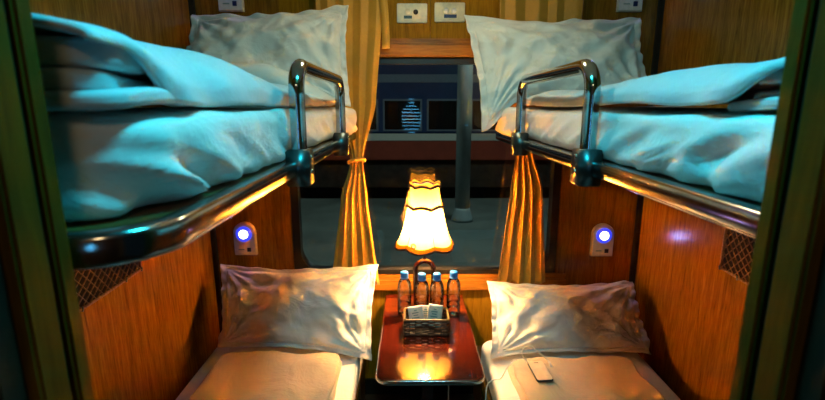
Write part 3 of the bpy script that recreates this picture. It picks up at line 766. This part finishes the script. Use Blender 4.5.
boxo('housing', (-.13, .19, -1.0, -.96, 1.28, 1.78), M['black'], t, .004)
for k in range(11):
    hw = (.045, .085, .11, .12, .125, .125, .12, .10, .06, .035, .035)[k]
    boxo('slat', (.03 - hw, .03 + hw, -.962, -.95, 1.31 + k * .041, 1.324 + k * .041), M['cyan_slat'], t, .002)

# ------------------------------------------------------------------ outside: platform, column, carriage
struct(boxo('platform', (-14, 14, 3.2, 11.4, -1.0, -.70), M['concrete'], bev=0))
struct(boxo('track_bed', (-20, 20, 11.4, 30, -1.7, -1.4), M['ballast'], bev=0))
struct(boxo('track_bed', (-20, 20, 2.5, 3.2, -1.7, -1.4), M['ballast'], bev=0))
t = thing('platform_column', 'grey painted column standing on the platform outside the window', 'column', (1.10, 9.1, -.70))
MB().tube([(1.10, 9.1, -.70), (1.10, 9.1, 5.2)], .15, 20).build('shaft', M['pole'], t)
MB().lathe([(.01, 0), (.23, 0), (.22, .06), (.165, .24), (.152, .28), (.01, .29)], (1.10, 9.1, -.699), 20).build('foot', M['pole'], t)
t = thing('train_carriage', 'blue and red carriage with a white stripe beyond the platform', 'train', (0, 14.2, -1.4))
boxo('upper_body', (-11, 11, 13.0, 15.8, .85, 3.05), M['train_blue'], t, .05)
boxo('stripe', (-11, 11, 12.98, 15.82, .66, .86), M['train_white'], t, .01)
boxo('upper_stripe', (-11, 11, 12.985, 13.02, 2.28, 2.50), M['train_frame'], t, .005)
boxo('lower_body', (-11, 11, 13.0, 15.8, .10, .67), M['train_red'], t, .02)
boxo('underframe', (-11, 11, 13.2, 15.6, -.75, .11), M['train_under'], t, .02)
rv = MB().tube([(-11, 14.4, 2.75), (11, 14.4, 2.75)], 1, prof=[(1.4 * cos(a), .75 * sin(a)) for a in [2 * pi * k / 24 for k in range(24)]]).build('roof', M['train_frame'], t)
for k in range(-7, 8):
    x0 = -.74 + k * 1.245
    fr_ = boxo('window_frame', (x0, x0 + 1.11, 12.975, 13.02, .93, 1.83), M['train_frame'], t, .01)
    boxo('window_pane', (x0 + .05, x0 + 1.06, 12.965, 12.99, .98, 1.78), M['train_glass'], fr_, .004)
for bx in (-7, 7):
    bg = boxo('bogie', (bx - 1.6, bx + 1.6, 13.1, 15.7, -1.05, -.70), M['train_under'], t, .03)
    for dx in (-1.0, 1.0): MB().tube([(bx + dx, 13.1, -.95), (bx + dx, 15.7, -.95)], .44, 24).build('wheelset', M['train_under'], bg)

# ------------------------------------------------------------------ lights
def light(name, kind, loc, energy, col, size=None, rot=(0, 0, 0), rad=None):
    l = bpy.data.lights.new(name, kind); l.energy = energy; l.color = col
    if size: l.shape = 'DISK'; l.size = size
    if rad is not None: l.shadow_soft_size = rad
    o = bpy.data.objects.new(name, l); C.objects.link(o); o.location = loc; o.rotation_euler = rot; return o
#light('lamp_bulb_light', 'POINT', (LX, LY, 1.10), 40, (1.0, .52, .16), rad=.03)
light('overhead_light', 'AREA', (.08, .52, ZC - .08), 11.5, (.004, .72, .95), .18)
light('overhead_light', 'AREA', (.08, -.55, ZC - .08), 1.6, (1.0, .72, .36), .2)  # added fill warming the jambs from the corridor
light('overhead_light', 'AREA', (.08, 1.62, ZC - .08), 3.6, (.82, .92, .62), .2)  # added fill for the window wall and upper pillows
light('platform_light', 'AREA', (2.5, 7.5, 5.0), 135, (.75, 1.0, .95), 1.2, (radians(-12), 0, 0))
light('platform_light', 'AREA', (-4, 7.5, 5.0), 85, (.8, 1.0, .9), 1.2, (radians(20), 0, 0))
for x, z in ((-.884, .977), (1.048, .965), (-.862, 2.218), (1.078, 2.22)):
    light('reading_glow', 'AREA', (x, YB - .050, z), .10, (.35, .38, 1.0), .04, (radians(-90), 0, 0))
w = bpy.data.worlds.new('night'); sc.world = w; w.use_nodes = True
w.node_tree.nodes['Background'].inputs[0].default_value = (.02, .045, .06, 1); w.node_tree.nodes['Background'].inputs[1].default_value = .15

# ------------------------------------------------------------------ camera
cam = bpy.data.cameras.new('camera'); co = bpy.data.objects.new('camera', cam); C.objects.link(co)
cam.sensor_width = 36; cam.lens = 450 / 825 * 36; cam.clip_start = .02
co.location = (0, 0, 1.65); co.rotation_euler = (radians(90 - 11.86), 0, radians(-.436))
cam.dof.use_dof = True; cam.dof.focus_distance = 2.0; cam.dof.aperture_fstop = 4.5
sc.camera = co
sc.cycles.sample_clamp_indirect = 0
sc.view_settings.view_transform = 'Standard'; sc.view_settings.look = 'None'; sc.view_settings.gamma = 1
sc.view_settings.exposure = 0; sc.view_settings.use_curve_mapping = False
